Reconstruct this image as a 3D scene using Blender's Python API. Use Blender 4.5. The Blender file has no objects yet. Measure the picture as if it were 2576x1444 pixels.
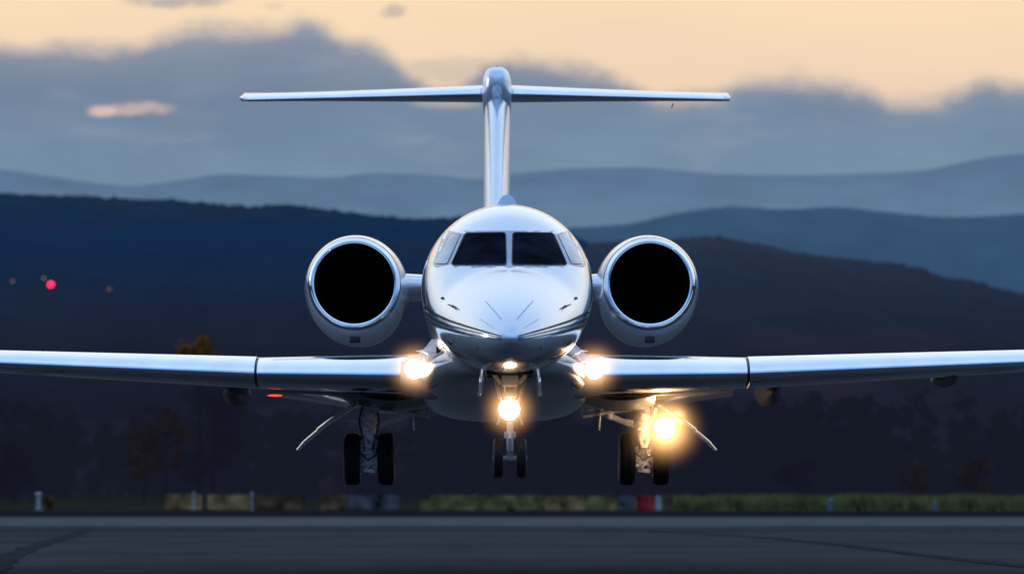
import bpy, bmesh, math, random
from math import sin, cos, pi, radians, sqrt
from mathutils import Vector, Matrix, noise
from mathutils.bvhtree import BVHTree
random.seed(7)
scene = bpy.context.scene
FP = 10450.0   # telephoto focal length in reference picture samples (2576 wide)
CH = 1.0       # camera height (world z)
GZ = -0.35     # level of the airfield surface
CG = CH - GZ   # camera height above the airfield
HR = 1235.0    # row of the true horizon

# ------------------------------------------------------------------ camera
cam = bpy.data.cameras.new("camera")
cam_o = bpy.data.objects.new("camera", cam)
scene.collection.objects.link(cam_o)
cam_o.location = (0, 0, CH)
cam_o.rotation_euler = (radians(90), 0, 0)
cam.sensor_width = 36
cam.lens = FP / 2576 * 36
cam.shift_y = (HR - 722) / 2576
cam.clip_start = 0.5
cam.clip_end = 60000
cam.dof.use_dof = True
cam.dof.focus_distance = 60
cam.dof.aperture_fstop = 1.6
scene.camera = cam_o
scene.view_settings.view_transform = 'Standard'
scene.view_settings.look = 'None'
scene.view_settings.exposure = 0

def lin(r, g, b):
    def f(c):
        c /= 255.0
        return c / 12.92 if c <= 0.04045 else ((c + 0.055) / 1.055) ** 2.4
    return (f(r), f(g), f(b), 1.0)

# ------------------------------------------------------------------ node helpers
def N(nt, t, **kw):
    n = nt.nodes.new(t)
    for k, v in kw.items():
        setattr(n, k, v)
    return n
def M(nt, op, a, b=None, c=None, clamp=False):
    n = nt.nodes.new('ShaderNodeMath'); n.operation = op; n.use_clamp = clamp
    for i, s in enumerate((a, b, c)):
        if s is None: continue
        if isinstance(s, (int, float)): n.inputs[i].default_value = s
        else: nt.links.new(s, n.inputs[i])
    return n.outputs[0]
def MIX(nt, f, a, b):
    n = nt.nodes.new('ShaderNodeMix'); n.data_type = 'RGBA'
    for idx, s in ((0, f), (6, a), (7, b)):
        if isinstance(s, (int, float)): n.inputs[idx].default_value = s
        elif isinstance(s, tuple): n.inputs[idx].default_value = s
        else: nt.links.new(s, n.inputs[idx])
    return n.outputs[2]
def SS(nt, v, a, b):
    n = nt.nodes.new('ShaderNodeMapRange'); n.interpolation_type = 'SMOOTHSTEP'
    nt.links.new(v, n.inputs[0])
    n.inputs[1].default_value = a; n.inputs[2].default_value = b
    return n.outputs[0]
def RAMP(nt, v, stops, interp='LINEAR'):
    n = nt.nodes.new('ShaderNodeValToRGB'); cr = n.color_ramp; cr.interpolation = interp
    while len(cr.elements) < len(stops): cr.elements.new(0.5)
    for e, (p, c) in zip(cr.elements, stops):
        e.position = p; e.color = c if len(c) == 4 else (*c, 1)
    nt.links.new(v, n.inputs[0])
    return n.outputs[0]

def mat(name, base, rough=0.4, metal=0.0, coat=0.0, var=0.06, nscale=3.0, bump=0.0, bscale=40.0, emit=None, estr=0.0, rvar=0.05, spec=0.5):
    m = bpy.data.materials.new(name); m.use_nodes = True
    nt = m.node_tree; b = nt.nodes['Principled BSDF']
    tc = N(nt, 'ShaderNodeTexCoord')
    nz = N(nt, 'ShaderNodeTexNoise'); nz.inputs['Scale'].default_value = nscale; nz.inputs['Detail'].default_value = 6
    nt.links.new(tc.outputs['Object'], nz.inputs['Vector'])
    d = tuple(max(0, c * (1 - var * 2)) for c in base[:3]) + (1,)
    l = tuple(min(1, c * (1 + var * 2)) for c in base[:3]) + (1,)
    nt.links.new(RAMP(nt, nz.outputs[0], [(0.3, d), (0.7, l)]), b.inputs['Base Color'])
    mr = N(nt, 'ShaderNodeMapRange'); nt.links.new(nz.outputs[0], mr.inputs[0])
    mr.inputs[3].default_value = max(0, rough - rvar); mr.inputs[4].default_value = min(1, rough + rvar)
    nt.links.new(mr.outputs[0], b.inputs['Roughness'])
    b.inputs['Metallic'].default_value = metal
    b.inputs['Coat Weight'].default_value = coat
    b.inputs['Coat Roughness'].default_value = 0.04
    b.inputs['Specular IOR Level'].default_value = spec
    if bump:
        n2 = N(nt, 'ShaderNodeTexNoise'); n2.inputs['Scale'].default_value = bscale; n2.inputs['Detail'].default_value = 5
        nt.links.new(tc.outputs['Object'], n2.inputs['Vector'])
        bp = N(nt, 'ShaderNodeBump'); bp.inputs['Strength'].default_value = bump; bp.inputs['Distance'].default_value = 0.05
        nt.links.new(n2.outputs[0], bp.inputs['Height']); nt.links.new(bp.outputs[0], b.inputs['Normal'])
    if emit:
        b.inputs['Emission Color'].default_value = emit; b.inputs['Emission Strength'].default_value = estr
    return m

# ------------------------------------------------------------------ mesh helpers
class MB:
    def __init__(s): s.v = []; s.f = []; s.m = []; s.mi = 0
    def add(s, vs, fs):
        o = len(s.v); s.v += [tuple(p) for p in vs]
        for f in fs: s.f.append(tuple(i + o for i in f)); s.m.append(s.mi)
    def loft(s, rings, closed=True, cap0=True, cap1=True):
        n = len(rings[0]); vs = [p for r in rings for p in r]; fs = []
        for i in range(len(rings) - 1):
            for j in range(n if closed else n - 1):
                k = (j + 1) % n
                fs.append((i * n + j, i * n + k, (i + 1) * n + k, (i + 1) * n + j))
        if closed and cap0: fs.append(tuple(range(n))[::-1])
        if closed and cap1: fs.append(tuple((len(rings) - 1) * n + j for j in range(n)))
        s.add(vs, fs)
    def tube(s, pts, rad, seg=16, squash=(1, 1)):
        pts = [Vector(p) for p in pts]
        if isinstance(rad, (int, float)): rad = [rad] * len(pts)
        rings = []
        for i, p in enumerate(pts):
            t = (pts[min(i + 1, len(pts) - 1)] - pts[max(i - 1, 0)]).normalized()
            a = t.cross(Vector((0, 1, 0)))
            if a.length < 0.1: a = t.cross(Vector((1, 0, 0)))
            a.normalize(); b = t.cross(a)
            rings.append([p + a * cos(2 * pi * k / seg) * rad[i] * squash[0] + b * sin(2 * pi * k / seg) * rad[i] * squash[1] for k in range(seg)])
        s.loft(rings)
    def lathe(s, c, axis, prof, seg=48, capped=False, sx=1, sz=1):
        c = Vector(c); rings = []
        for a, r in prof:
            ring = []
            for k in range(seg):
                t = 2 * pi * k / seg
                if axis == 'x': ring.append(c + Vector((a, r * cos(t), r * sin(t))))
                else: ring.append(c + Vector((r * cos(t) * sx, a, r * sin(t) * sz)))
            rings.append(ring)
        s.loft(rings, True, capped, capped)
    def box(s, c, size, rot=None, bev=0.12):
        x, y, z = [d / 2 for d in size]; c = Vector(c); b = min(x, y, z) * bev * 2
        vs = []
        for zz, k in ((-z, 1), (-z + b, 0), (z - b, 0), (z, 1)):
            xx = x - b * k; yy = y - b * k
            for px_, py_ in ((-xx, -yy + b), (-xx + b, -yy), (xx - b, -yy), (xx, -yy + b), (xx, yy - b), (xx - b, yy), (-xx + b, yy), (-xx, yy - b)):
                vs.append(Vector((px_, py_, zz)))
        if rot: 
            R = Matrix.Rotation(rot[0], 3, 'X') @ Matrix.Rotation(rot[1], 3, 'Y') @ Matrix.Rotation(rot[2], 3, 'Z')
            vs = [R @ v for v in vs]
        vs = [v + c for v in vs]
        s.loft([vs[i * 8:(i + 1) * 8] for i in range(4)])
    def obj(s, name, mats, parent=None, smooth=True, angle=40):
        me = bpy.data.meshes.new(name); me.from_pydata(s.v, [], s.f)
        if not isinstance(mats, (list, tuple)): mats = [mats]
        for m in mats: me.materials.append(m)
        me.polygons.foreach_set('material_index', s.m)
        bm = bmesh.new(); bm.from_mesh(me); bmesh.ops.recalc_face_normals(bm, faces=bm.faces)
        if smooth:
            for f in bm.faces: f.smooth = True
            for e in bm.edges:
                if len(e.link_faces) == 2 and e.calc_face_angle(0) > radians(angle): e.smooth = False
        bm.to_mesh(me); bm.free(); me.update()
        o = bpy.data.objects.new(name, me); scene.collection.objects.link(o)
        if parent: attach(o, parent)
        return o
def world_of(p):
    m = Matrix.Identity(4)
    while p: m = Matrix.Translation(p.location) @ m; p = p.parent
    return m
def attach(o, parent):
    o.parent = parent; o.location = o.location - world_of(parent).translation
def empty(name, loc, parent=None):
    o = bpy.data.objects.new(name, None); o.location = loc; scene.collection.objects.link(o)
    o.empty_display_size = 0.3
    if parent: attach(o, parent)
    return o
def pchip(xs, ys, x):
    n = len(xs)
    if x <= xs[0]: return ys[0]
    if x >= xs[-1]: return ys[-1]
    d = [(ys[i + 1] - ys[i]) / (xs[i + 1] - xs[i]) for i in range(n - 1)]
    def m(i):
        if i == 0: return d[0]
        if i == n - 1: return d[-1]
        if d[i - 1] * d[i] <= 0: return 0
        return 2 * d[i - 1] * d[i] / (d[i - 1] + d[i])
    i = 0
    while x > xs[i + 1]: i += 1
    h = xs[i + 1] - xs[i]; t = (x - xs[i]) / h
    return (ys[i] * (1 + 2 * t) * (1 - t) ** 2 + m(i) * h * t * (1 - t) ** 2 + ys[i + 1] * t * t * (3 - 2 * t) + m(i + 1) * h * t * t * (t - 1))

# ------------------------------------------------------------------ WORLD
w = bpy.data.worlds.new("World"); scene.world = w; w.use_nodes = True
nt = w.node_tree; nt.nodes.clear()
out = N(nt, 'ShaderNodeOutputWorld'); bg = N(nt, 'ShaderNodeBackground'); nt.links.new(bg.outputs[0], out.inputs[0])
tc = N(nt, 'ShaderNodeTexCoord'); sep = N(nt, 'ShaderNodeSeparateXYZ'); nt.links.new(tc.outputs['Generated'], sep.inputs[0])
X, Y, Z = sep.outputs
ys_ = M(nt, 'MAXIMUM', Y, 0.08)
U = M(nt, 'DIVIDE', X, ys_); V = M(nt, 'DIVIDE', Z, ys_)
cmb = N(nt, 'ShaderNodeCombineXYZ'); nt.links.new(U, cmb.inputs[0]); nt.links.new(V, cmb.inputs[2])
def wnoise(scale, detail, sz=1.0, rough=0.5, off=0.0):
    mp = N(nt, 'ShaderNodeMapping'); mp.inputs['Scale'].default_value = (1, 1, sz); mp.inputs['Location'].default_value = (off, off, off)
    nt.links.new(cmb.outputs[0], mp.inputs[0])
    n = N(nt, 'ShaderNodeTexNoise'); n.inputs['Scale'].default_value = scale; n.inputs['Detail'].default_value = detail; n.inputs['Roughness'].default_value = rough
    nt.links.new(mp.outputs[0], n.inputs['Vector'])
    return M(nt, 'SUBTRACT', n.outputs[0], 0.5)
un = M(nt, 'DIVIDE', M(nt, 'ADD', U, 0.125), 0.25, clamp=True)
prof = [(0, 112), (80, 118), (150, 112), (250, 120), (370, 102), (430, 80), (500, 66), (690, 72), (730, 58), (765, 45), (820, 70), (870, 98), (960, 118), (1030, 180), (1120, 215), (1180, 190), (1235, 150), (1400, 158), (1560, 195), (1640, 238), (1780, 236), (1880, 205), (1960, 195), (2100, 210), (2180, 225), (2265, 258), (2330, 252), (2400, 235), (2480, 203), (2576, 214)]
fc = N(nt, 'ShaderNodeFloatCurve'); cu = fc.mapping.curves[0]
pts = [(((p - 1288) / FP + 0.125) / 0.25, (1235 - r) / 1235) for p, r in prof]
cu.points[0].location = (0, pts[0][1]); cu.points[1].location = (1, pts[-1][1])
for p in pts: cu.points.new(*p)
fc.mapping.update(); nt.links.new(un, fc.inputs['Value'])
hgt = M(nt, 'MULTIPLY', fc.outputs[0], 1235 / FP)
n1 = wnoise(120, 5, 1.5, 0.55); n2 = wnoise(38, 4, 1.6, 0.5, 3.1)
hh = M(nt, 'ADD', hgt, M(nt, 'ADD', M(nt, 'MULTIPLY', n1, 0.0056), M(nt, 'MULTIPLY', n2, 0.002)))
dlt = M(nt, 'SUBTRACT', hh, V)
cloud = SS(nt, dlt, -0.0030, 0.0042)
def blob(px, row, rx, rz, soft=0.5, namp=0.9):
    a = M(nt, 'DIVIDE', M(nt, 'SUBTRACT', U, (px - 1288) / FP), rx / FP)
    b = M(nt, 'DIVIDE', M(nt, 'SUBTRACT', V, (HR - row) / FP), rz / FP)
    r = M(nt, 'ADD', M(nt, 'MULTIPLY', a, a), M(nt, 'MULTIPLY', b, b))
    r = M(nt, 'ADD', r, M(nt, 'MULTIPLY', wnoise(170, 5, 2.5, 0.6, px * 0.013), namp * 3))
    return M(nt, 'SUBTRACT', 1.0, SS(nt, r, 1 - soft, 1 + soft))
w1 = M(nt, 'MAXIMUM', blob(440, 2, 120, 18, 1.0, 1.2), M(nt, 'MULTIPLY', blob(985, 28, 28, 16, 1.0, 1.6), .8))
w1 = M(nt, 'MAXIMUM', w1, M(nt, 'MULTIPLY', blob(1150, 180, 170, 30, 1.0), 0.55))
w1 = M(nt, 'MAXIMUM', w1, M(nt, 'MULTIPLY', blob(690, 18, 22, 10, 1.0), 0.3))
cloudm = M(nt, 'MAXIMUM', cloud, M(nt, 'MULTIPLY', w1, 0.65))
gap = M(nt, 'MAXIMUM', M(nt, 'MULTIPLY', blob(350, 274, 78, 14, 1.0, 1.6), 0.5), M(nt, 'MULTIPLY', blob(262, 281, 36, 13, 1.0, 1.4), 0.75))
gap2 = M(nt, 'MULTIPLY', blob(1130, 262, 80, 10, 1.0, 0.8), 0.3)
cloudm = M(nt, 'MULTIPLY', cloudm, M(nt, 'SUBTRACT', 1.0, gap2))
vn = M(nt, 'ADD', M(nt, 'DIVIDE', V, 0.118), M(nt, 'MULTIPLY', wnoise(16, 4, 3.0), 0.22), clamp=True)
ccol = RAMP(nt, vn, [(0.0, lin(92, 122, 152)), (0.60, lin(124, 149, 170)), (0.72, lin(119, 143, 167)), (0.82, lin(123, 140, 163)), (0.93, lin(144, 152, 170))])
shade = SS(nt, wnoise(22, 6, 2.6, 0.6, 7.7), -0.20, 0.24)
ccol = MIX(nt, M(nt, 'MULTIPLY', M(nt, 'SUBTRACT', 1.0, shade), 0.34), ccol, lin(96, 117, 146))
wisp = SS(nt, wnoise(30, 5, 4.5, 0.55, 21.3), 0.0, 0.24)
ccol = MIX(nt, M(nt, 'MULTIPLY', wisp, 0.34), ccol, lin(150, 162, 180))
edge = M(nt, 'SUBTRACT', 1.0, SS(nt, dlt, 0.0, 0.008))
ccol = MIX(nt, M(nt, 'MULTIPLY', edge, 0.34), ccol, lin(170, 167, 172))
ccol = MIX(nt, gap, ccol, lin(240, 203, 184))
pn = M(nt, 'ADD', M(nt, 'DIVIDE', V, 0.13), M(nt, 'MULTIPLY', wnoise(14, 4, 4.0, .5, 5.5), 0.35), clamp=True)
peach = RAMP(nt, pn, [(0.55, lin(232, 203, 180)), (0.75, lin(241, 213, 184)), (0.95, lin(251, 222, 185))])
front = MIX(nt, cloudm, peach, ccol)
elev = M(nt, 'MULTIPLY', M(nt, 'ARCSINE', Z), 2 / pi)
back = RAMP(nt, M(nt, 'ADD', elev, M(nt, 'MULTIPLY', wnoise(3, 3), 0.03), clamp=True), [(0.0, (0.10, 0.17, 0.32)), (0.03, (0.12, 0.24, 0.50)), (0.12, (0.17, 0.38, 0.82)), (0.26, (0.30, 0.58, 1.04)), (0.48, (0.62, 0.86, 1.24)), (0.75, (0.56, 0.80, 1.18)), (1.0, (0.42, 0.66, 1.08))])
glow = RAMP(nt, elev, [(0.0, (0.22, 0.34, 0.52)), (0.05, (0.50, 0.60, 0.76)), (0.12, (1.0, 1.02, 1.06)), (0.20, (0.95, 1.04, 1.15)), (0.40, (0.70, 0.90, 1.2)), (0.8, (0.45, 0.68, 1.1))])
upper = MIX(nt, SS(nt, Y, -0.1, 0.6), back, glow)
sky = N(nt, 'ShaderNodeTexSky'); sky.sky_type = 'NISHITA'; sky.sun_disc = False
sky.sun_elevation = radians(4); sky.sun_rotation = radians(-40)
nsk = N(nt, 'ShaderNodeVectorMath', operation='SCALE'); nt.links.new(sky.outputs[0], nsk.inputs[0]); nsk.inputs['Scale'].default_value = 0.006
addn = N(nt, 'ShaderNodeVectorMath', operation='ADD'); nt.links.new(upper, addn.inputs[0]); nt.links.new(nsk.outputs[0], addn.inputs[1])
fm = M(nt, 'MULTIPLY', SS(nt, Y, 0.45, 0.85), M(nt, 'SUBTRACT', 1.0, SS(nt, elev, 0.078, 0.14)))
fm = M(nt, 'MULTIPLY', fm, M(nt, 'SUBTRACT', 1.0, SS(nt, M(nt, 'ABSOLUTE', U), 0.17, 0.36)))
full = MIX(nt, fm, addn.outputs[0], front)
nt.links.new(full, bg.inputs[0]); bg.inputs[1].default_value = 1.0

sun = bpy.data.lights.new("sun", 'SUN'); sun.energy = 0.3; sun.angle = radians(4); sun.color = (1.0, 0.92, 0.84)
so = bpy.data.objects.new("sun", sun); scene.collection.objects.link(so)
sd = Vector((-0.80, 0.58, 0.14)).normalized()
so.rotation_euler = sd.to_track_quat('Z', 'Y').to_euler()

# ------------------------------------------------------------------ materials
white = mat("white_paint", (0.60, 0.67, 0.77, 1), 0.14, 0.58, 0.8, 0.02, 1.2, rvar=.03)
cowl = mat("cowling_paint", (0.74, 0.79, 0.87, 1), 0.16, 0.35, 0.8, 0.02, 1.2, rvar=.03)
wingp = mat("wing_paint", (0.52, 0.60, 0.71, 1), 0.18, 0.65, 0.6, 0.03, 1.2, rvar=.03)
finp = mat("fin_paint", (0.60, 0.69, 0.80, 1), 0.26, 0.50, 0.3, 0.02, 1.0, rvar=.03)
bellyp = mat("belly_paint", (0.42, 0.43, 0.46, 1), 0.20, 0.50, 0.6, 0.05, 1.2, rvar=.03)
rootp = mat("root_fairing_paint", (0.40, 0.43, 0.48, 1), 0.50, 0.1, 0.0, 0.05, 1.2, rvar=.03, spec=.3)
metal = mat("polished_aluminium", (0.78, 0.84, 0.94, 1), 0.08, 1.0, 0, 0.03, 2.0, rvar=0.03)
chrome = mat("chromed_lip", (0.90, 0.94, 0.99, 1), 0.04, 1.0, 0, 0.02, 2.0, rvar=0.02)
gearm = mat("gear_enamel", (0.90, 0.90, 0.90, 1), 0.30, 0.0, 0.4, 0.04, 9.0, 0.08, 30)
darkm = mat("dark_metal", (0.06, 0.06, 0.065, 1), 0.4, 0.6, 0, 0.2, 10)
hosem = mat("hose_rubber", (0.02, 0.02, 0.022, 1), 0.5, 0, 0, 0.2, 10)
podm = mat("pod_grey", (0.15, 0.15, 0.17, 1), 0.5, 0, 0, 0.1, 4, spec=.2)
rubber = mat("tyre_rubber", (0.010, 0.010, 0.011, 1), 0.65, 0, 0, 0.2, 12, 0.15, 60, spec=.25)
black = mat("duct_black", (0.003, 0.003, 0.004, 1), 0.8, 0, 0, 0.2, 5, spec=.1)
fanm = mat("fan_titanium", (0.004, 0.004, 0.005, 1), 0.7, 0.0, 0, 0.2, 5, spec=.1)
glassm = mat("cockpit_glass", (0.005, 0.006, 0.012, 1), 0.08, 0, 0.0, 0.7, 2.0, rvar=0.02, spec=.02)
glassm.node_tree.nodes['Principled BSDF'].inputs['IOR'].default_value = 1.10
sidew = mat("side_glass", (0.20, 0.31, 0.42, 1), 0.06, 0.3, 0.3, 0.30, 3, rvar=0.02)  # pale blue sky reflection is put into the base colour
seal = mat("window_seal", (0.03, 0.035, 0.05, 1), 0.5, 0, 0, 0.1, 8, spec=.2)
seal2 = mat("side_window_seal", (0.14, 0.18, 0.25, 1), 0.5, 0, 0, 0.1, 8, spec=.2)
framem = mat("window_frame_metal", (0.28, 0.35, 0.47, 1), 0.28, 0.6, 0, 0.06, 6)
stripem = mat("stripe_paint", (0.006, 0.008, 0.020, 1), 0.4, 0.0, 0.0, 0.1, 5, spec=.02)
linem = mat("panel_gap", (0.08, 0.10, 0.14, 1), 0.6, 0, 0, 0.1, 5)
lampm = mat("lamp_lit", (1, 0.9, 0.7, 1), 0.3, emit=(1.0, 0.84, 0.58, 1), estr=22)
lamp2 = mat("lamp_lit_small", (1, 0.9, 0.7, 1), 0.3, emit=(1.0, 0.70, 0.36, 1), estr=1.1)
redlamp = mat("red_lamp", (0.8, 0.05, 0.03, 1), 0.3, emit=(1.0, 0.08, 0.04, 1), estr=1.5)

# ------------------------------------------------------------------ THE AIRCRAFT
jet = empty("business_jet", (-0.1, 62, 1.1))
jet["label"] = "white twin-engine T-tail jet, gear down and lights lit, above runway"
jet["category"] = "airplane"
def CX(y): return -0.011 * (y - 50)

FY = [50.0, 50.05, 50.2, 50.5, 51, 51.75, 52.5, 53.0, 53.5, 54.0, 54.6, 55.4, 56.2, 57.5, 62, 67, 70, 73, 76, 78]
FW = [0.004, .10, .21, .37, .54, .71, .845, .92, .99, 1.05, 1.10, 1.14, 1.16, 1.165, 1.165, 1.165, 1.05, .8, .45, .15]
FT = [2.842, 2.93, 3.03, 3.17, 3.35, 3.56, 3.745, 3.88, 4.13, 4.40, 4.64, 4.80, 4.87, 4.88, 4.88, 4.88, 4.86, 4.82, 4.75, 4.65]
FB = [2.838, 2.77, 2.70, 2.62, 2.55, 2.51, 2.50, 2.50, 2.50, 2.51, 2.53, 2.55, 2.56, 2.56, 2.56, 2.6, 2.9, 3.4, 4.0, 4.4]
yy = [50.0, 50.012, 50.03, 50.06, 50.1, 50.15, 50.2, 50.3]
y = 50.4
while y < 57.5: yy.append(y); y += 0.1
while y <= 78.01: yy.append(y); y += 0.5
rings = []
NS = 112
for y in yy:
    hw = pchip(FY, FW, y); t = pchip(FY, FT, y); b = pchip(FY, FB, y)
    if y < 50.2:
        k = sqrt(max(0.0005, (y - 50) / 0.2)); hw = .21 * k; t = 2.84 + .19 * k; b = 2.84 - .14 * k
    zc = (t + b) / 2
    if y < 54: zc = b + (t - b) * (0.5 - 0.06 * (54 - y) / 4)
    ring = []
    for k in range(NS):
        a = 2 * pi * k / NS
        ca, sa = cos(a), sin(a)
        h2 = (t - zc) if sa > 0 else (zc - b)
        ring.append((CX(y) + hw * ca, y, zc + h2 * sa))
    rings.append(ring)
mb = MB(); mb.loft(rings)
fus = mb.obj("fuselage", white, jet, angle=80)
bm = bmesh.new(); bm.from_mesh(fus.data); bm.transform(world_of(fus)); bvh = BVHTree.FromBMesh(bm); bm.free()
eye = Vector((0, 0, CH))
def skin(px, row, off=0.006):
    d = Vector(((px - 1288) / FP, 1, (HR - row) / FP)).normalized()
    p, n, i, dd = bvh.ray_cast(eye, d)
    if p is None or p.y > 60: return None
    if n.dot(d) > 0: n = -n
    return p + n * off
def patch(name, poly, off, m, parent, rings=12, rc=6.0, per=8):
    P = [Vector(p) for p in poly]; n = len(P); bd = []
    for i in range(n):
        a, b, c = P[i - 1], P[i], P[(i + 1) % n]
        r = min(rc, (a - b).length * .4, (c - b).length * .4)
        p0 = b + (a - b).normalized() * r; p1 = b + (c - b).normalized() * r
        for k in range(5):
            t = k / 4; bd.append(p0 * (1 - t) ** 2 + b * 2 * t * (1 - t) + p1 * t * t)
        nxt = P[(i + 1) % n]; e = nxt + (b - nxt).normalized() * min(rc, (nxt - b).length * .4)
        for k in range(1, per): bd.append(p1.lerp(e, k / per))
    c = sum(bd, Vector((0, 0))) / len(bd)
    m_ = MB(); rr = []
    for k in range(1, rings + 1):
        s = k / rings; ring = []
        for q in bd:
            g = c.lerp(q, s); pt = skin(g.x, g.y, off)
            if pt is None: pt = ring[-1] if ring else skin(c.x, c.y, off)
            ring.append(pt)
        rr.append(ring)
    m_.loft(rr, True, True, False)
    return m_.obj(name, m, parent, angle=80)
def ribbon(b, pts, wd, off=0.006, sub=14, taper=False):
    tot = []
    for i in range(len(pts) - 1):
        for k in range(sub): 
            t = k / sub; tot.append((pts[i][0] * (1 - t) + pts[i + 1][0] * t, pts[i][1] * (1 - t) + pts[i + 1][1] * t))
    tot.append(pts[-1])
    for _ in range(6):
        tot = [tot[0]] + [((tot[i - 1][0] + 2 * tot[i][0] + tot[i + 1][0]) / 4, (tot[i - 1][1] + 2 * tot[i][1] + tot[i + 1][1]) / 4) for i in range(1, len(tot) - 1)] + [tot[-1]]
    r0 = []; r1 = []
    for i, q in enumerate(tot):
        a = tot[max(i - 1, 0)]; c = tot[min(i + 1, len(tot) - 1)]
        dx, dy = c[0] - a[0], c[1] - a[1]; l = sqrt(dx * dx + dy * dy) or 1
        k = wd / 2 * (1 if not taper else (0.35 + 0.65 * (1 - i / len(tot))))
        p0 = skin(q[0] - dy / l * k, q[1] + dx / l * k, off); p1 = skin(q[0] + dy / l * k, q[1] - dx / l * k, off)
        if p0 is None or p1 is None: continue
        r0.append(p0); r1.append(p1)
    if len(r0) > 1: b.loft([r0, r1], closed=False)

C0 = 1281
def mir(poly): return [(2 * C0 - x, y) for x, y in poly][::-1]
frame = patch("windshield_frame", [(1118, 581), (1444, 581), (1476, 673), (1086, 673)], 0.004, framem, fus, 16, 14)
for poly in ([(1172, 588), (1271, 587), (1273, 666), (1136, 666)], mir([(1172, 588), (1271, 587), (1273, 666), (1136, 666)])):
    patch("window_seal", [(p[0] + (2.5 if p[0] > sum(q[0] for q in poly) / 4 else -2.5), p[1] + (2.5 if p[1] > 620 else -2.5)) for p in poly], 0.007, seal, fus, 12, 9)
    patch("windshield", poly, 0.010, glassm, fus, 12, 8)
for poly in ([(1134, 591), (1160, 589), (1125, 664), (1094, 664)], mir([(1134, 591), (1160, 589), (1125, 664), (1094, 664)])):
    patch("window_seal", [(p[0] + (1.5 if i in (1, 2) else -1.5), p[1] + (1.5 if p[1] > 620 else -1.5)) for i, p in enumerate(poly)], 0.007, seal2, fus, 10, 7)
    patch("side_window", poly, 0.010, sidew, fus, 10, 6)
for sd_ in (0, 1):
    for base, wd in (((1064, 768), 8.0), ((1066, 783), 5.2), ((1069, 797), 4.4)):
        b = MB(); k = base[1] - 768
        path = [(base[0], base[1]), (1090, 789 + k * .95), (1130, 807 + k * .8), (1180, 823 + k * .6), (1225, 836 + k * .45), (1262, 846 + k * .3)]
        ribbon(b, path if not sd_ else [(2 * C0 + 3 - x, yv) for x, yv in path], wd, taper=True)
        b.obj("stripe", stripem, fus)
for s in (1, -1):
    f = lambda p: (C0 + s * (p[0] - C0), p[1])
    b = MB(); ribbon(b, [f((1221, 757)), f((1262, 804))], 0.9); b.obj("panel_gap", linem, fus)
    b = MB(); ribbon(b, [f((1206, 802)), f((1244, 826))], 0.6); b.obj("panel_gap", linem, fus)
for s in (1, -1):
    b = MB()
    p = skin(C0 + s * (1140 - C0), 771, 0.0)
    b.tube([p, p + Vector((s * .02, -0.07, -.01)), p + Vector((s * .02, -.26, -.01))], [0.02, 0.012, .006])
    b.tube([p + Vector((0, 0, .0)), p + Vector((-s * 0.07, -0.03, .025))], [0.012, 0.006])
    b.obj("pitot_probe", darkm, fus)
    b = MB(); p = skin(C0 + s * (1114 - C0), 750, 0.0); b.tube([p + Vector((0, .02, 0)), p + Vector((0, -.02, 0))], [0.030, 0.024], squash=(.6, 1)); b.obj("static_port", darkm, fus)
    b = MB(); p = skin(C0 + s * (1200 - C0), 870, 0.0); b.tube([p, p + Vector((0, -.03, -.015)), p + Vector((0, .05, -.05))], [0.010, 0.008, .004]); b.obj("sensor_probe", darkm, fus)
    b = MB(); p = skin(C0 + s * (1135 - C0), 862, 0.0); b.tube([p, p + Vector((0, -.05, -.03)), p + Vector((s * -.05, -.05, .03))], [0.018, 0.012, .007]); b.obj("sensor_probe", darkm, fus)
b = MB(); b.tube([(CX(56) + .0, 57.3, 4.87), (CX(56), 57.35, 4.886)], [.14, .12], squash=(1, 1.6)); b.obj("antenna", white, fus)

def foil(nh=26, camber=0.02):
    up = []; lo = []
    for i in range(nh + 1):
        c = 0.5 * (1 - cos(pi * i / nh))
        t = 5 * (0.2969 * sqrt(c) - 0.126 * c - 0.3516 * c * c + 0.2843 * c ** 3 - 0.1015 * c ** 4)
        cm = camber * 4 * c * (1 - c)
        up.append((c, t + 0, cm)); lo.append((c, -t, cm))
    return up[::-1] + lo[1:]
FO = foil()
def sect(x, yle, ch, zle, zte, tr, off=0.0, sel=None, camb=1.0):
    pts = []
    F_ = FO if sel is None else [q for q in FO if q[0] <= sel]
    for c, t, cm in F_:
        h = t * tr * ch + cm * ch * camb
        if off:
            nx = -(1 - min(c / 0.05, 1)) ; nz = (1 if t > 0 else -1) * min(1, 0.15 + c / 0.03) if t else 0
            h += nz * off; yo = nx * off
        else: yo = 0
        pts.append((x, yle + c * ch + yo, zle + (zte - zle) * c + h))
    return pts
WX = [0.9, 3.75, 8.1, 11.8]; WYL = [61.2, 63.0, 65.2, 67.3]; WC = [5.9, 4.2, 2.75, 1.6]
WZL = [2.70, 2.785, 3.02, 3.25]; WZT = [2.57, 2.68, 3.02, 3.29]; WT = [.108, .114, .120, .11]
WCX = -0.15
def wing_at(x, s, **k):
    def li(A):
        i = 0
        while i < 2 and x > WX[i + 1]: i += 1
        t = (x - WX[i]) / (WX[i + 1] - WX[i]); return A[i] * (1 - t) + A[i + 1] * t
    return sect(WCX + s * x, li(WYL), li(WC), li(WZL), li(WZT), li(WT), **k)
wings = []
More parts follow.
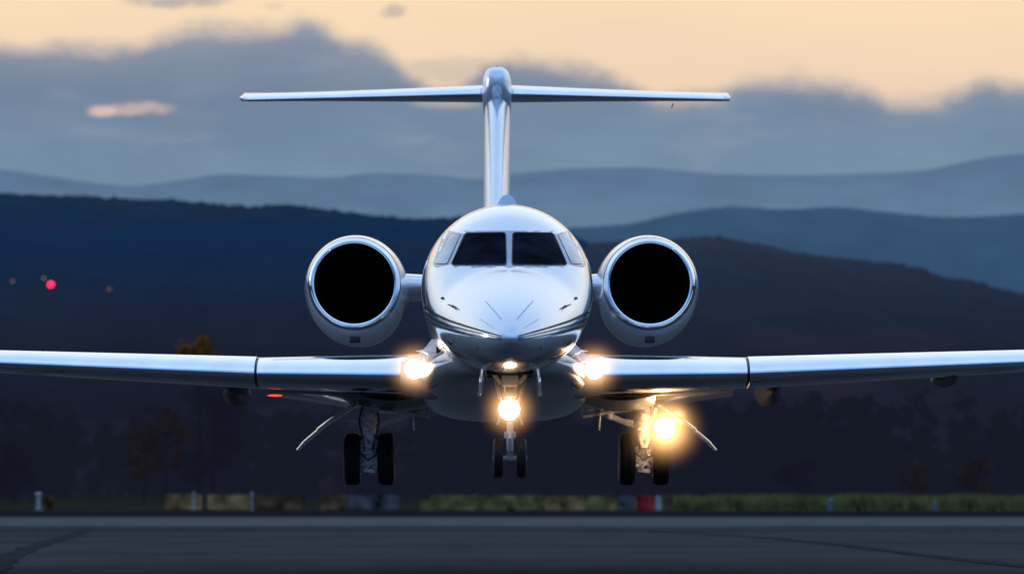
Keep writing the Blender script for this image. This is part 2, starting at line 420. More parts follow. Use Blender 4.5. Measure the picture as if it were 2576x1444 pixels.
for s in (-1, 1):
    b = MB(); xs = [0.9, 1.5, 2.2, 3.0, 3.75, 5, 6.5, 8.1, 10, 11.5, 11.8]
    b.loft([wing_at(x, s) for x in xs])
    wg = b.obj("wing", wingp, jet, angle=50); wings.append(wg)
    b = MB(); b.loft([wing_at(x, s, off=0.006, sel=0.16) for x in (1.2, 2, 3, 3.72)], closed=False)
    b.obj("leading_edge", metal, wg, angle=80)
    b = MB(); b.loft([wing_at(x, s, off=0.026, sel=0.17) for x in (3.76, 5, 6.5, 8.1, 10, 11.8)], closed=False)
    b.obj("leading_edge", metal, wg, angle=60)
    b = MB(); r = wing_at(3.76, s, off=0.028, sel=0.17); r2 = wing_at(3.75, s, off=0.0, sel=0.17); r3 = wing_at(3.72, s, off=0.004, sel=0.17)
    b.loft([r, r2, r3], closed=False); b.obj("slat_gap", darkm, wg, angle=30)
    b = MB(); rr = []
    for x, z0, z1 in ((1.25, 2.50, 2.20), (2.4, 2.54, 2.34), (3.7, 2.62, 2.54)):
        rr.append(sect(WCX + s * x, 66.4, 1.3, z0, z1, .12))
    b.loft(rr); b.obj("flap", bellyp, wg, angle=50)
    for fx, fz, fr in ((4.25, 2.56, .19), (7.1, 2.82, .14)):
        if s < 0 and fx > 5: continue
        b = MB(); b.lathe((WCX + s * fx, 0, fz), 'y', [(65.2, .01), (65.25, .06 * fr / .2), (65.5, fr * .7), (66, fr), (67, fr), (68, fr * .6), (68.8, .02)], 24, True, 1, 1.1)
        b.obj("flap_track_fairing", podm, wg)
b = MB(); b.lathe((-3.72, 65.2, 2.50), 'x', [(-.12, .003), (-.08, .012), (0, .018), (.08, .012), (.12, .003)], 12, True); b.obj("beacon_light", redlamp, wings[0])

# belly fairing
b = MB(); rr = []
BY = [57.5, 58.2, 59.5, 61.0, 62.5, 64, 65.5, 67, 68.5, 70, 71]; BW = [.35, .75, 1.05, 1.20, 1.27, 1.29, 1.29, 1.24, 1.1, .8, .5]; BB = [2.60, 2.54, 2.44, 2.32, 2.20, 2.12, 2.09, 2.12, 2.3, 2.6, 2.9]
y = 57.5
while y <= 71.01:
    hw = pchip(BY, BW, y); bz = pchip(BY, BB, y); tz = 3.1
    ring = []
    for k in range(64):
        a = 2 * pi * k / 64; ca, sa = cos(a), sin(a); e = 0.72
        ring.append((WCX + .03 + hw * abs(ca) ** e * (1 if ca > 0 else -1), y, (tz + bz) / 2 + (tz - bz) / 2 * abs(sa) ** e * (1 if sa > 0 else -1)))
    rr.append(ring); y += 0.19
b.loft(rr); belly = b.obj("belly_fairing", bellyp, jet, angle=60)
for s in (-1, 1):
    b = MB(); rr = []
    for k, (x, yl, zt, zb, ch) in enumerate([(0.95, 60.3, 3.42, 2.42, 4.5), (1.12, 60.7, 3.18, 2.39, 4.6), (1.28, 61.1, 3.04, 2.41, 4.7), (1.5, 61.4, 2.98, 2.46, 4.8)]):
        ring = []
        for c, t, cm in FO:
            th = (zt - zb) / 2
            ring.append((WCX + s * x, yl + c * ch, (zt + zb) / 2 * (1 - c) + 2.7 * c + t * 2 * th * (1 if t > 0 else .98)))
        rr.append(ring)
    b.loft(rr); b.obj("wing_root_fairing", rootp, belly, angle=60)
    for q in range(3):
        b = MB(); b.tube([(WCX + s * (1.06 + .05 * q), 60.1 + .2 * q, 2.98 - .13 * q), (WCX + s * (1.16 + .05 * q), 60.5 + .15 * q, 3.04 - .14 * q), (WCX + s * (1.26 + .04 * q), 61.1, 3.06 - .16 * q)], [.005, .016, .008], 10)
        b.obj("root_strake", wingp, belly)

# fin
b = MB(); rr = []
for z, yl, ch, th in ((4.5, 66.0, 10.2, .225), (5.2, 68.0, 8.4, .225), (6.2, 70.2, 6.7, .226), (7.4, 72.5, 5.2, .228), (8.35, 74.4, 4.0, .23)):
    ring = []
    for c, t, cm in FO: ring.append((-0.265 + t * 2 * th, yl + c * ch, z))
    rr.append(ring)
b.loft(rr); fin = b.obj("tail_fin", finp, jet, angle=50)
b = MB(); rr = []
for y, hw, zt, zb in ((73.50, .04, 8.30, 8.20), (73.53, .11, 8.38, 8.10), (73.65, .18, 8.46, 7.98), (73.9, .23, 8.54, 7.82), (74.4, .258, 8.59, 7.70), (75.2, .265, 8.66, 7.62), (76.5, .265, 8.72, 7.75), (78, .2, 8.68, 7.95), (79.5, .03, 8.5, 8.35)):
    ring = []
    for k in range(48):
        a = 2 * pi * k / 48; ca, sa = cos(a), sin(a)
        ring.append((-0.27 + hw * abs(ca) ** .7 * (1 if ca > 0 else -1), y, (zt + zb) / 2 + (zt - zb) / 2 * abs(sa) ** .7 * (1 if sa > 0 else -1)))
    rr.append(ring)
b.loft(rr); bul = b.obj("fin_top_fairing", finp, fin, angle=60)
b = MB(); b.lathe((-0.27, 74.2, 8.55), 'y', [(-.12, .005), (-.1, .03), (0, .045), (.1, .04)], 12, True); b.obj("fin_light", mat("dark_red_lens", (0.15, 0.02, 0.02, 1), 0.2), bul)
for s, L in ((-1, 4.78), (1, 4.32)):
    b = MB()
    rr = [sect(-0.27 + s * x, 75.0 + x * .52, 3.0 - 1.6 * x / 4.6, 8.17 + x * .025 + .0, 8.45 + x * .02, .110 - .03 * x / 4.6, camb=0.0) for x in (0.0, 0.5, 1.5, 3.0, L - .1, L)]
    b.loft(rr); st = b.obj("tailplane", wingp, fin, angle=50)
    b = MB(); rr = [sect(-0.27 + s * x, 75.0 + x * .52, 3.0 - 1.6 * x / 4.6, 8.17 + x * .025, 8.45 + x * .02, .110 - .03 * x / 4.6, off=.005, sel=.12, camb=0.0) for x in (0.3, 1.5, 3.0, L - .12)]
    b.loft(rr, closed=False); b.obj("tailplane_leading_edge", metal, fin, angle=80)
    b = MB(); xt = -0.27 + s * L; b.tube([(xt - s * .02, 77.3, 8.30), (xt, 77.6, 8.34), (xt, 79.0, 8.50)], [.01, .038, .01], 12); b.obj("tailplane_tip", metal, fin)
    if s > 0:
        b = MB(); b.tube([(xt - 1.05, 77.3, 8.2), (xt - 1.08, 77.45, 8.13)], [.012, .006], 8); b.obj("static_wick", darkm, fin)

# engines
for s, bx, ix in ((-1, -2.575, -2.545), (1, 2.225, 2.222)):
    prof_o = [(67.12, .742, 0.0), (67.3, .78, .1), (67.7, .825, .3), (68.2, .86, .55), (68.9, .88, .75), (70, .87, .8), (71.2, .80, .8), (72.6, .62, .8), (73.4, .5, .8)]
    rr = []
    for y, r, k in prof_o:
        cx = ix + (bx - ix) * k; cz = 4.346 - .05 * k
        rr.append([(cx + r * cos(2 * pi * j / 80) * (1 - .035 * k), y, cz + r * sin(2 * pi * j / 80) * (1 + .04 * k)) for j in range(80)])
    b = MB(); b.loft(rr, True, False, False)
    b.lathe((bx, 0, 4.3), 'y', [(73.4, .5), (73.4, .45), (72.5, .44), (72.5, .001)], 48)
    eng = b.obj("engine", cowl, jet, angle=60)
    b = MB(); b.lathe((ix, 0, 4.346), 'y', [(67.12, .744), (67.05, .735), (66.99, .718), (66.955, .693), (66.945, .668), (66.97, .645), (67.03, .628), (67.14, .616), (67.3, .61)], 96)
    b.obj("intake_lip", chrome, eng, angle=80)
    b = MB(); b.lathe((ix, 0, 4.346), 'y', [(67.121, .748), (67.14, .751), (67.16, .750)], 96); b.obj("cowling_seam", linem, eng)
    b = MB(); b.lathe((ix, 0, 4.346), 'y', [(67.16, .614), (67.6, .60), (68.4, .60), (68.8, .60), (68.8, .001)], 80); b.obj("intake_duct", black, eng)
    b = MB(); cz = 4.346
    for k in range(22):
        a = 2 * pi * k / 22; ring = []
        for r in (.16, .3, .45, .59):
            tw = .5 + r * .9
            dv = Vector((cos(a), 0, sin(a))); tv = Vector((-sin(a), 0, cos(a)))
            ring.append([Vector((ix, 68.45, cz)) + dv * r + (tv * sin(tw) * sg + Vector((0, cos(tw), 0)) * sg) * .07 for sg in (-1, 1)])
        b.loft(ring, closed=False)
    b.lathe((ix, 0, cz), 'y', [(68.05, .003), (68.1, .05), (68.25, .12), (68.45, .17), (68.7, .17)], 32)
    b.obj("fan", fanm, eng)
    b = MB(); b.box((bx + .02, 67.62, 4.33 - .87), (.17, .12, .07), (-.35, 0, 0)); b.obj("cowling_vent", darkm, eng)
    x0, x1 = (bx + .62, -1.1) if s < 0 else (.92, bx - .62)
    b = MB(); rr = [sect(x, 68.7, 3.9, 4.42, 4.40, t_, camb=0) for x, t_ in ((x0, .125), ((x0 + x1) / 2, .108), (x1, .125))]
    b.loft(rr); b.obj("engine_pylon", cowl, eng, angle=50)

# wheels
def wheel(par, c, R, W):
    h = W / 2
    b = MB(); b.lathe(c, 'x', [(-h * .62, R * .56), (-h * .85, R * .64), (-h, R * .78), (-h * .93, R * .90), (-h * .7, R * .972), (-h * .42, R * .997), (-h * .40, R * .98), (-h * .34, R * .98), (-h * .32, R * 1.0), (-.03 * h, R), (-.02 * h, R * .982), (.04 * h, R * .982), (.05 * h, R), (h * .32, R), (h * .34, R * .98), (h * .40, R * .98), (h * .42, R * .997), (h * .7, R * .972), (h * .93, R * .90), (h, R * .78), (h * .85, R * .64), (h * .62, R * .56)], 56)
    b.obj("tyre", rubber, par, angle=50)
    b = MB(); b.lathe(c, 'x', [(-h * .3, .01), (-h * .35, R * .25), (-h * .7, R * .3), (-h * .4, R * .42), (-h * .75, R * .57), (-h * .5, R * .58), (h * .5, R * .58), (h * .75, R * .57), (h * .4, R * .42), (h * .7, R * .3), (h * .35, R * .25), (h * .3, .01)], 32)
    b.obj("wheel_rim", gearm, par)

def halo_ball(name, c, R, strength, col, par):  # added glowing volume, imitates the lens halo round a lit lamp
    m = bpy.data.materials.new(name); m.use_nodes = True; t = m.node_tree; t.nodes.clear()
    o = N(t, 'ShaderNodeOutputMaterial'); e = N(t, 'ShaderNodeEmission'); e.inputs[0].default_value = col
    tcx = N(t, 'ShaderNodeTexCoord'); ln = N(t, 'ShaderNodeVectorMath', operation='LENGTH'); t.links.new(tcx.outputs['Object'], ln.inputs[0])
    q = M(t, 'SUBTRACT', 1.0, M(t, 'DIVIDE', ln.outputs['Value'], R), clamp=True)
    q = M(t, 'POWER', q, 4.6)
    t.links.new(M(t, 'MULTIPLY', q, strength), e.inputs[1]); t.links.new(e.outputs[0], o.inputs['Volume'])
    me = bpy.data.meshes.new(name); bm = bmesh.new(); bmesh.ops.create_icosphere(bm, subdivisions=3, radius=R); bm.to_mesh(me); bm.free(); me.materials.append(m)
    ob = bpy.data.objects.new("lamp_halo", me); ob.location = c; scene.collection.objects.link(ob); attach(ob, par)
def lamp(c, r, par, energy=30, haze=.75, hs=9, core=None):  # haze, hs: radius and strength of the added halo ball, no real mist
    b = MB(); b.lathe(c, 'y', [(.10, r * .5), (.06, r * .95), (0, r * 1.12), (-.02, r * 1.12), (-.02, r * 1.03), (0.01, r * 1.0)], 32)
    b.obj("lamp_housing", metal, par)
    b = MB(); b.lathe(c, 'y', [(0.02, r * 1.0), (-.02, r * .9), (-.045, r * .55), (-.055, .003)], 32); b.obj("landing_light", core or lampm, par)
    if energy:
        L = bpy.data.lights.new("lamp_glow", 'POINT'); L.energy = energy; L.color = (1, .68, .36); L.shadow_soft_size = r * .6
        lo = bpy.data.objects.new("landing_lamp_light", L); lo.location = Vector(c) + Vector((0, -.3, 0)); scene.collection.objects.link(lo); attach(lo, par)
    if haze: halo_ball("lamp_halo", c, haze, hs, (1.0, .50, .17, 1), par)  # haze is the radius of the added glow ball, no real mist

# nose gear
gx = -0.026
b = MB()
b.tube([(gx, 53.9, 2.7), (gx, 53.6, 2.2), (gx, 53.52, 1.9)], [.085, .075, .07])
b.tube([(gx, 53.52, 1.95), (gx, 53.5, 1.42)], [.042, .042])
b.tube([(gx - .22, 53.5, 1.426), (gx + .22, 53.5, 1.426)], .035)
b.box((gx, 53.45, 1.72), (.15, .1, .09)); b.box((gx, 53.42, 1.60), (.09, .08, .18)); b.box((gx, 53.44, 2.42), (.22, .16, .16)); b.box((gx, 53.5, 2.24), (.19, .14, .06))
b.tube([(gx, 53.38, 1.85), (gx, 53.3, 1.68), (gx, 53.42, 1.5)], [.025, .025, .022], 10)
for s in (-1, 1):
    b.tube([(gx + s * .07, 53.45, 2.0), (gx + s * .22, 53.7, 2.55)], .022, 10)
    b.tube([(gx + s * .05, 53.42, 2.15), (gx + s * .11, 53.40, 2.0), (gx + s * .16, 53.42, 1.85)], .014, 8)
    b.tube([(gx + s * .11, 53.4, 2.38), (gx + s * .2, 53.4, 2.5)], .03, 10)
b.tube([(gx, 53.5, 2.1), (gx, 55.0, 2.6)], .035)
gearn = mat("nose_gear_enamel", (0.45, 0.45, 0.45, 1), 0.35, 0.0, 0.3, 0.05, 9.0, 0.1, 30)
ng = b.obj("landing_gear", gearn, jet)
for dx in (-.152, .150): wheel(ng, (gx + dx, 53.5, 1.426), .254, .13)
for s in (-1, 1):
    b = MB(); rr = []
    for z, w0, yo in ((2.56, .8, 0), (2.42, .8, 0), (2.30, .6, .05), (2.215, .2, .15)):
        x = gx + s * (.33 + (2.56 - z) * .12); rr.append([(x + s * .012, 52.9 + yo, z), (x + s * .045, 53.0 + yo, z), (x + s * .02, 53.0 + w0, z), (x - s * .01, 53.0 + w0, z)])
    b.loft(rr); b.obj("gear_door", white, ng)
b = MB(); rr = []
for z, k in ((2.535, 1.0), (2.49, .96)):
    rr.append([(gx - .30 * k, 53.0, z), (gx + .30 * k, 53.0, z), (gx + .30 * k, 54.6, z), (gx - .30 * k, 54.6, z)])
b.loft(rr); b.obj("wheel_bay", black, ng, angle=30)
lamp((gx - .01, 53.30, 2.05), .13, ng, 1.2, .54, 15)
b = MB(); b.lathe((gx, 52.95, 2.54), 'y', [(.08, .025), (0, .03), (-.02, .018), (-.03, .003)], 20); b.obj("taxi_light", lamp2, ng)

# main gear
for s, gxm in ((-1, -2.30), (1, 2.125)):
    b = MB(); y = 67.0
    b.tube([(gxm - s * .0, y + .15, 2.75), (gxm, y + .05, 2.3), (gxm, y, 1.86)], [.115, .11, .10], 24)
    b.tube([(gxm, y, 1.95), (gxm, y, 1.5)], .062, 20)
    b.tube([(gxm, y, 1.90), (gxm, y, 1.82)], .145, 20)
    b.tube([(gxm, y, 2.12), (gxm, y, 2.07)], .135, 20)
    b.tube([(gxm, y + .1, 2.36), (gxm, y + .1, 2.28)], .16, 20)
    b.tube([(gxm - .3, y, 1.52), (gxm + .3, y, 1.52)], .065, 16)
    b.tube([(gxm, y - .15, 1.52), (gxm, y + .3, 1.52)], .1, 16)
    b.tube([(gxm - .07, y - .12, 1.86), (gxm - .02, y - .34, 1.70), (gxm - .05, y - .12, 1.56)], [.03, .03, .026], 10)
    b.tube([(gxm + .07, y - .12, 1.86), (gxm + .02, y - .34, 1.70), (gxm + .05, y - .12, 1.56)], [.03, .03, .026], 10)
    b.box((gxm + .02, y - .14, 2.20), (.14, .09, .10)); b.box((gxm - .05, y - .13, 2.0), (.10, .08, .07), (0, .3, 0))
    # side brace towards the fuselage
    b.tube([(gxm - s * .1, y + .05, 2.02), (gxm - s * .55, y + .1, 2.22), (gxm - s * .98, y + .15, 2.36)], [.045, .05, .045], 12)
    b.tube([(gxm - s * .55, y + .06, 2.17), (gxm - s * .55, y + .06, 2.27)], .06, 12)
    b.tube([(gxm - s * .1, y + .05, 1.90), (gxm - s * .18, y + .02, 2.12), (gxm - s * .55, y + .1, 2.18)], .03, 10)
    b.tube([(gxm - s * .5, y, 2.28), (gxm - s * .98, y + .05, 2.20)], .028, 10)
    b.tube([(gxm - s * .70, y - .05, 2.26), (gxm - s * .72, y - .05, 1.98)], [.02, .012], 8)
    b.tube([(gxm + s * .08, y - .05, 2.02), (gxm + s * .2, y - .08, 2.34)], .028, 10)
    mg = b.obj("landing_gear", gearm, jet)
    for q in (-1, 1):
        b = MB(); hp = []
        for k in range(13):
            t = k / 12; hp.append((gxm + q * (.10 + .05 * sin(t * 5.5) + .02 * t), y - .10 - .05 * sin(t * 3), 2.36 - .78 * t))
        b.tube(hp, .014, 8); b.obj("hydraulic_hose", hosem, mg)
    b = MB()
    b.lathe((gxm, y, 1.52), 'x', [(-.2, .02), (-.2, .19), (-.13, .21), (-.12, .15), (-.05, .15), (-.04, .09), (.04, .09), (.05, .15), (.12, .15), (.13, .21), (.2, .19), (.2, .02)], 24)
    for k in range(8):
        a = 2 * pi * k / 8
        for q in (-1, 1): b.tube([(gxm + q * .06, y + cos(a) * .17, 1.52 + sin(a) * .17), (gxm + q * .15, y + cos(a) * .17, 1.52 + sin(a) * .17)], .032, 10)
    for k in range(6):
        a = random.uniform(0, 6.28); b.tube([(gxm - .15, y - .22, 1.52 + .12 * sin(a)), (gxm + .03 * cos(a), y - .26, 1.52 + .15 * cos(a)), (gxm + .15, y - .22, 1.52 - .12 * sin(a * 1.7))], .014, 8)
    b.box((gxm, y - .16, 1.33), (.20, .1, .07), (0, .12, 0)); b.box((gxm + .02, y - .2, 1.44), (.10, .1, .06), (0, -.5, 0))
    b.obj("brake", gearm, mg)
    b = MB(); b.tube([(gxm - .14, y - .27, 1.62), (gxm - .02, y - .3, 1.50), (gxm + .12, y - .27, 1.58), (gxm + .14, y - .25, 1.74)], .013, 8); b.obj("hydraulic_hose", hosem, mg)
    for dx in (-.275, .275): wheel(mg, (gxm + dx, y, 1.522), .425, .268)
    p0 = Vector((gxm + s * .22, y, 2.40)); p1 = Vector((gxm + s * 1.16, y, 1.66)) 
    b = MB(); rr = []
    nrm = (p1 - p0).cross(Vector((0, 1, 0))).normalized()
    for t, wd, bow in ((0, .35, 0), (.12, .42, .01), (.45, .5, .045), (.6, .5, .05), (.62, .5, .035), (.85, .4, .03), (1, .22, 0)):
        c = p0.lerp(p1, t) - nrm * bow * s * -1
        th = .022 * (1 - .5 * t) + .006
        rr.append([c + Vector((0, -wd, 0)), c + nrm * th + Vector((0, -wd * .8, 0)), c + nrm * th + Vector((0, wd, 0)), c - nrm * th + Vector((0, wd, 0)), c - nrm * th + Vector((0, -wd * .8, 0))])
    b.loft(rr); b.obj("gear_door", cowl, mg)
    b = MB(); b.tube([(gxm + s * .02, y - .1, 2.1), (gxm + s * .5, y - .05, 2.14)], .02, 8); b.obj("door_link", gearm, mg)
    b = MB(); rr = []
    for t in range(9):
        u_ = t / 8; x = gxm - s * (-.15 + 1.15 * u_); z = 2.36 - .10 * sin(pi * u_) + .03 * u_
        rr.append([(x, y - 1.1, z + .16), (x, y - .9, z + .03), (x, y, z - .03), (x, y + .6, z + .05), (x, y, z + .02), (x, y - .9, z + .07)])
    b.loft(rr); b.obj("wheel_well_cover", bellyp, mg)
    if s > 0:
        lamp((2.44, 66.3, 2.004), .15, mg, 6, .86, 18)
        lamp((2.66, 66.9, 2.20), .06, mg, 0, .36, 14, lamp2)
for s, x in ((-1, -1.43), (1, 1.21)):
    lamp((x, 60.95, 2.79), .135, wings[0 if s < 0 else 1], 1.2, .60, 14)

# ------------------------------------------------------------------ GROUND
def sheet(name, x0, x1, y0, y1, z, m, label, nx=1, ny=1):
    b = MB(); rr = [[(x0 + (x1 - x0) * i / nx, y0 + (y1 - y0) * j / ny, GZ + z) for i in range(nx + 1)] for j in range(ny + 1)]
    b.loft(rr, closed=False); o = b.obj(name, m, None, smooth=False)
    o["kind"] = "structure"; o["label"] = label; o["category"] = name.replace("_", " "); return o
groundm = mat("dark_turf", (0.020, 0.020, 0.014, 1), 0.95, 0, 0, 0.3, 0.08, 0.2, 2, spec=0)
sheet("ground", -15000, 15000, -14000, 16000, 0.0, groundm, "dark grassy airfield ground reaching to the hills")
def asphalt(name, c0, c1, rough, sc=0.12):
    m = bpy.data.materials.new(name); m.use_nodes = True; t = m.node_tree; b = t.nodes['Principled BSDF']
    g = N(t, 'ShaderNodeNewGeometry')
    mp = N(t, 'ShaderNodeMapping'); mp.inputs['Scale'].default_value = (1, 0.22, 1); t.links.new(g.outputs['Position'], mp.inputs[0])
    n = N(t, 'ShaderNodeTexNoise'); n.inputs['Scale'].default_value = sc * 4; n.inputs['Detail'].default_value = 8; n.inputs['Roughness'].default_value = .6; t.links.new(mp.outputs[0], n.inputs['Vector'])
    n3 = N(t, 'ShaderNodeTexNoise'); n3.inputs['Scale'].default_value = 9; n3.inputs['Detail'].default_value = 6; t.links.new(mp.outputs[0], n3.inputs['Vector'])
    mp2 = N(t, 'ShaderNodeMapping'); mp2.inputs['Scale'].default_value = (.06, .16, 1); t.links.new(g.outputs['Position'], mp2.inputs[0])
    n4 = N(t, 'ShaderNodeTexNoise'); n4.inputs['Scale'].default_value = 1.0; n4.inputs['Detail'].default_value = 4; t.links.new(mp2.outputs[0], n4.inputs['Vector'])
    f = M(t, 'ADD', M(t, 'ADD', M(t, 'MULTIPLY', n.outputs[0], .35), M(t, 'MULTIPLY', n3.outputs[0], .2)), M(t, 'MULTIPLY', n4.outputs[0], .45))
    t.links.new(RAMP(t, f, [(0.38, c0), (0.62, c1)]), b.inputs['Base Color'])
    b.inputs['Roughness'].default_value = rough
    b.inputs['Specular IOR Level'].default_value = 0.0
    bp = N(t, 'ShaderNodeBump'); bp.inputs['Strength'].default_value = .35; bp.inputs['Distance'].default_value = .02
    t.links.new(n3.outputs[0], bp.inputs['Height']); t.links.new(bp.outputs[0], b.inputs['Normal'])
    return m
asp = asphalt("runway_asphalt", (0.032, 0.033, 0.036, 1), (0.052, 0.053, 0.056, 1), .75)
asp2 = asphalt("worn_concrete", (0.066, 0.068, 0.072, 1), (0.090, 0.092, 0.096, 1), .7)
asp3 = asphalt("dark_shoulder_asphalt", (0.010, 0.010, 0.012, 1), (0.016, 0.016, 0.019, 1), .8)
sheet("runway", -400, 400, -60, 216, .008, asp, "dark grey weathered asphalt runway", 10, 20)
sheet("runway_strip", -400, 400, 157, 213, .014, asp2, "paler worn concrete band across the runway", 10, 6)
sheet("taxiway", -400, 400, 216, 289, .006, asp3, "very dark asphalt taxiway along the grass edge")
sealm = mat("tar_seal", (0.028, 0.029, 0.032, 1), .7, 0, 0, .15, 2, spec=0)
b = MB()
def seam(pts, wd):
    n = 40; P = sorted(pts, key=lambda p: p[1])
    A = [p[1] for p in P]; B = [p[0] for p in P]
    l = []; r = []
    for i in range(n + 1):
        y_ = A[0] + (A[-1] - A[0]) * i / n; x_ = pchip(A, B, y_) + noise.noise(Vector((y_ * .2, 3, 1))) * .15
        k = wd * (1 + .4 * noise.noise(Vector((y_ * .5, 7, 1)))); l.append((x_ - k, y_, GZ + .019)); r.append((x_ + k, y_, GZ + .019))
    b.loft([l, r], closed=False)
seam([(-8.4, 66), (-9.4, 76), (-11.3, 97), (-13.8, 132), (-15.5, 151)], .26)
seam([(4.2, 141), (6.8, 124), (8.0, 108), (8.6, 88), (9.4, 67)], .26)
for (yA, th) in ((140.0, .7), (157.0, 1.0)):
    pts_l = []; pts_r = []
    for i in range(81):
        x_ = -54 + i * 1.35; q = noise.noise(Vector((x_ * .12, yA, 0))) * 2.5
        pts_l.append((x_, yA + q - th, GZ + .0195)); pts_r.append((x_, yA + q + th, GZ + .0195))
    b.loft([pts_l, pts_r], closed=False)
o = b.obj("tar_seam", sealm, None, smooth=False); o["kind"] = "structure"; o["label"] = "dark tar-sealed seams in the runway surface"; o["category"] = "seam"

# ------------------------------------------------------------------ HILLS
def haze_mat(name, stops, zmax, tint, tfac, nsc, alb, gain=1.0):  # aerial haze painted on as emission, graded by height
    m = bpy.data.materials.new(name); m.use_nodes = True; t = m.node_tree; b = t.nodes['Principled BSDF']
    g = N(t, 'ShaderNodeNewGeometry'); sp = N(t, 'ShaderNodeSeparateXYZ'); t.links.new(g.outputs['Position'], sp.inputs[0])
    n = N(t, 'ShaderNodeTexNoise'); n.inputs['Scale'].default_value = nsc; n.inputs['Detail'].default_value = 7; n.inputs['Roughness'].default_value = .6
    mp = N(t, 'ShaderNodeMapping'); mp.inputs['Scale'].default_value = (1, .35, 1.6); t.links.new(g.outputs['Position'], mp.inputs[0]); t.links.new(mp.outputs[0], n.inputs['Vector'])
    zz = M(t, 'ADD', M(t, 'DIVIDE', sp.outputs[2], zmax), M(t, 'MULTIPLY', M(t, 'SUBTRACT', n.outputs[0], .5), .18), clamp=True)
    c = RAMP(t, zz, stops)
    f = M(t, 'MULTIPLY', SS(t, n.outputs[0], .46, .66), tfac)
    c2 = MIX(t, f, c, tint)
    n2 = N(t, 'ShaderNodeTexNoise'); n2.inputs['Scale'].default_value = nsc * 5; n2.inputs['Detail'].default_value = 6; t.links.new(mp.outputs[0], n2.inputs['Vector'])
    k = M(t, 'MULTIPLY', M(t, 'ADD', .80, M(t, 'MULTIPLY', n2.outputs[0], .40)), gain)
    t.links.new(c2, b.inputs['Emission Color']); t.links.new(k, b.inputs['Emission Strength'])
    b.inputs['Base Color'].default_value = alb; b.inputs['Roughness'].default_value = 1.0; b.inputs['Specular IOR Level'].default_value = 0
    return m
def hill(name, D, y0, pr, m, label, rough, fine, dens=520):
    xs_ = [p[0] for p in pr]; rs = [p[1] for p in pr]
    b = MB(); rr = []
    X_ = []
    half = 1288 * D / FP * 1.15
    for i in range(-60, 0): X_.append(-half + i * half * .06)
    for i in range(dens + 1): X_.append(-half + 2 * half * i / dens)
    for i in range(1, 61): X_.append(half + i * half * .06)
    T = [0, .05, .12, .2, .3, .4, .5, .6, .7, .78, .85, .9, .94, .97, 1.0, 1.03, 1.1, 1.25]
    for t in T:
        yv = y0 + (D - y0) * t; ring = []
        for x in X_:
            px = 1288 + x * FP / D
            top = CH + (HR - pchip(xs_, rs, min(max(px, xs_[0]), xs_[-1]))) * D / FP
            over = max(0, abs(px - 1288) - 1288) / 1288
            top *= 1 + .22 * over * noise.noise(Vector((x / half * 1.7, D, 0)))
            k = (t if t <= 1 else max(0, 1 - (t - 1) * 2.5))
            k = k ** .75
            z = top * k + rough * noise.noise(Vector((x / (half * .18), yv / (half * .3), 0))) * k * (1 if t < .99 else .15)
            z += fine * (noise.noise(Vector((x / (fine * 3.2), yv * .05, 5))) + .6 * noise.noise(Vector((x / (fine * 1.1), yv * .1, 9)))) * min(1, t * 3)
            ring.append((x, yv, z if t > 0 else -1))
        rr.append(ring)
    b.loft(rr, closed=False); o = b.obj(name, m, None, angle=180)
    o["kind"] = "structure"; o["label"] = label; o["category"] = "hill"; return o
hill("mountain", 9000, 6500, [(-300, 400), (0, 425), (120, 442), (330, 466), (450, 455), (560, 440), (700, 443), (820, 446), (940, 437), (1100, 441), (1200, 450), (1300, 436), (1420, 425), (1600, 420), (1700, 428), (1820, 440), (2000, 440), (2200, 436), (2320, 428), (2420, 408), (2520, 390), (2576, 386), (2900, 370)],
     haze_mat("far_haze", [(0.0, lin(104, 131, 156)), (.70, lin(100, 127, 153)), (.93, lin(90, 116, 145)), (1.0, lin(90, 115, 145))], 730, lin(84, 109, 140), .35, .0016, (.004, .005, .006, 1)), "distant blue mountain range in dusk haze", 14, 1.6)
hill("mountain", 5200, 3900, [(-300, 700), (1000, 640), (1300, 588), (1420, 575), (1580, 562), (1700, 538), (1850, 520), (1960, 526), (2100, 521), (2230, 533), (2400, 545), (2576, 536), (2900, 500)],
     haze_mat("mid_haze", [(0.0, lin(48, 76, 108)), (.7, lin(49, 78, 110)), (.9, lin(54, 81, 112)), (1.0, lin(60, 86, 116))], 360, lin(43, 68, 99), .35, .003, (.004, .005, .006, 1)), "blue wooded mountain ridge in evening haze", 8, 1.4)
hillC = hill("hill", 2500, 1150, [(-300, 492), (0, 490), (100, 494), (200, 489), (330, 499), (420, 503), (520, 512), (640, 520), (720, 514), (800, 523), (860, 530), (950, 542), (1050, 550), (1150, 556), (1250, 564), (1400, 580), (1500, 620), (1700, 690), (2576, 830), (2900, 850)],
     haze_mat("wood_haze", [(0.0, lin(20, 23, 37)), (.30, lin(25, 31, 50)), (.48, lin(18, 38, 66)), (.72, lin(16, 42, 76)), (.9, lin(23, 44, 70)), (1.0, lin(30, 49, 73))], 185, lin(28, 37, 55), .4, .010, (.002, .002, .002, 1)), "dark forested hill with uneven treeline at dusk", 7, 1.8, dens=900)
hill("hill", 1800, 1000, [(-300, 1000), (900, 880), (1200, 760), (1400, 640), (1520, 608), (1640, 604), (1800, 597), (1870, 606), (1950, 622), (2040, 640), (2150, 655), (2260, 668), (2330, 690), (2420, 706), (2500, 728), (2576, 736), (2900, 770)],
     haze_mat("autumn_wood_haze", [(0.0, lin(20, 23, 37)), (.35, lin(26, 32, 50)), (.65, lin(29, 42, 63)), (1.0, lin(40, 53, 75))], 115, lin(38, 38, 53), .45, .018, (.003, .002, .002, 1)), "dark autumn-wooded hill slope at dusk", 5, 1.5, dens=900)

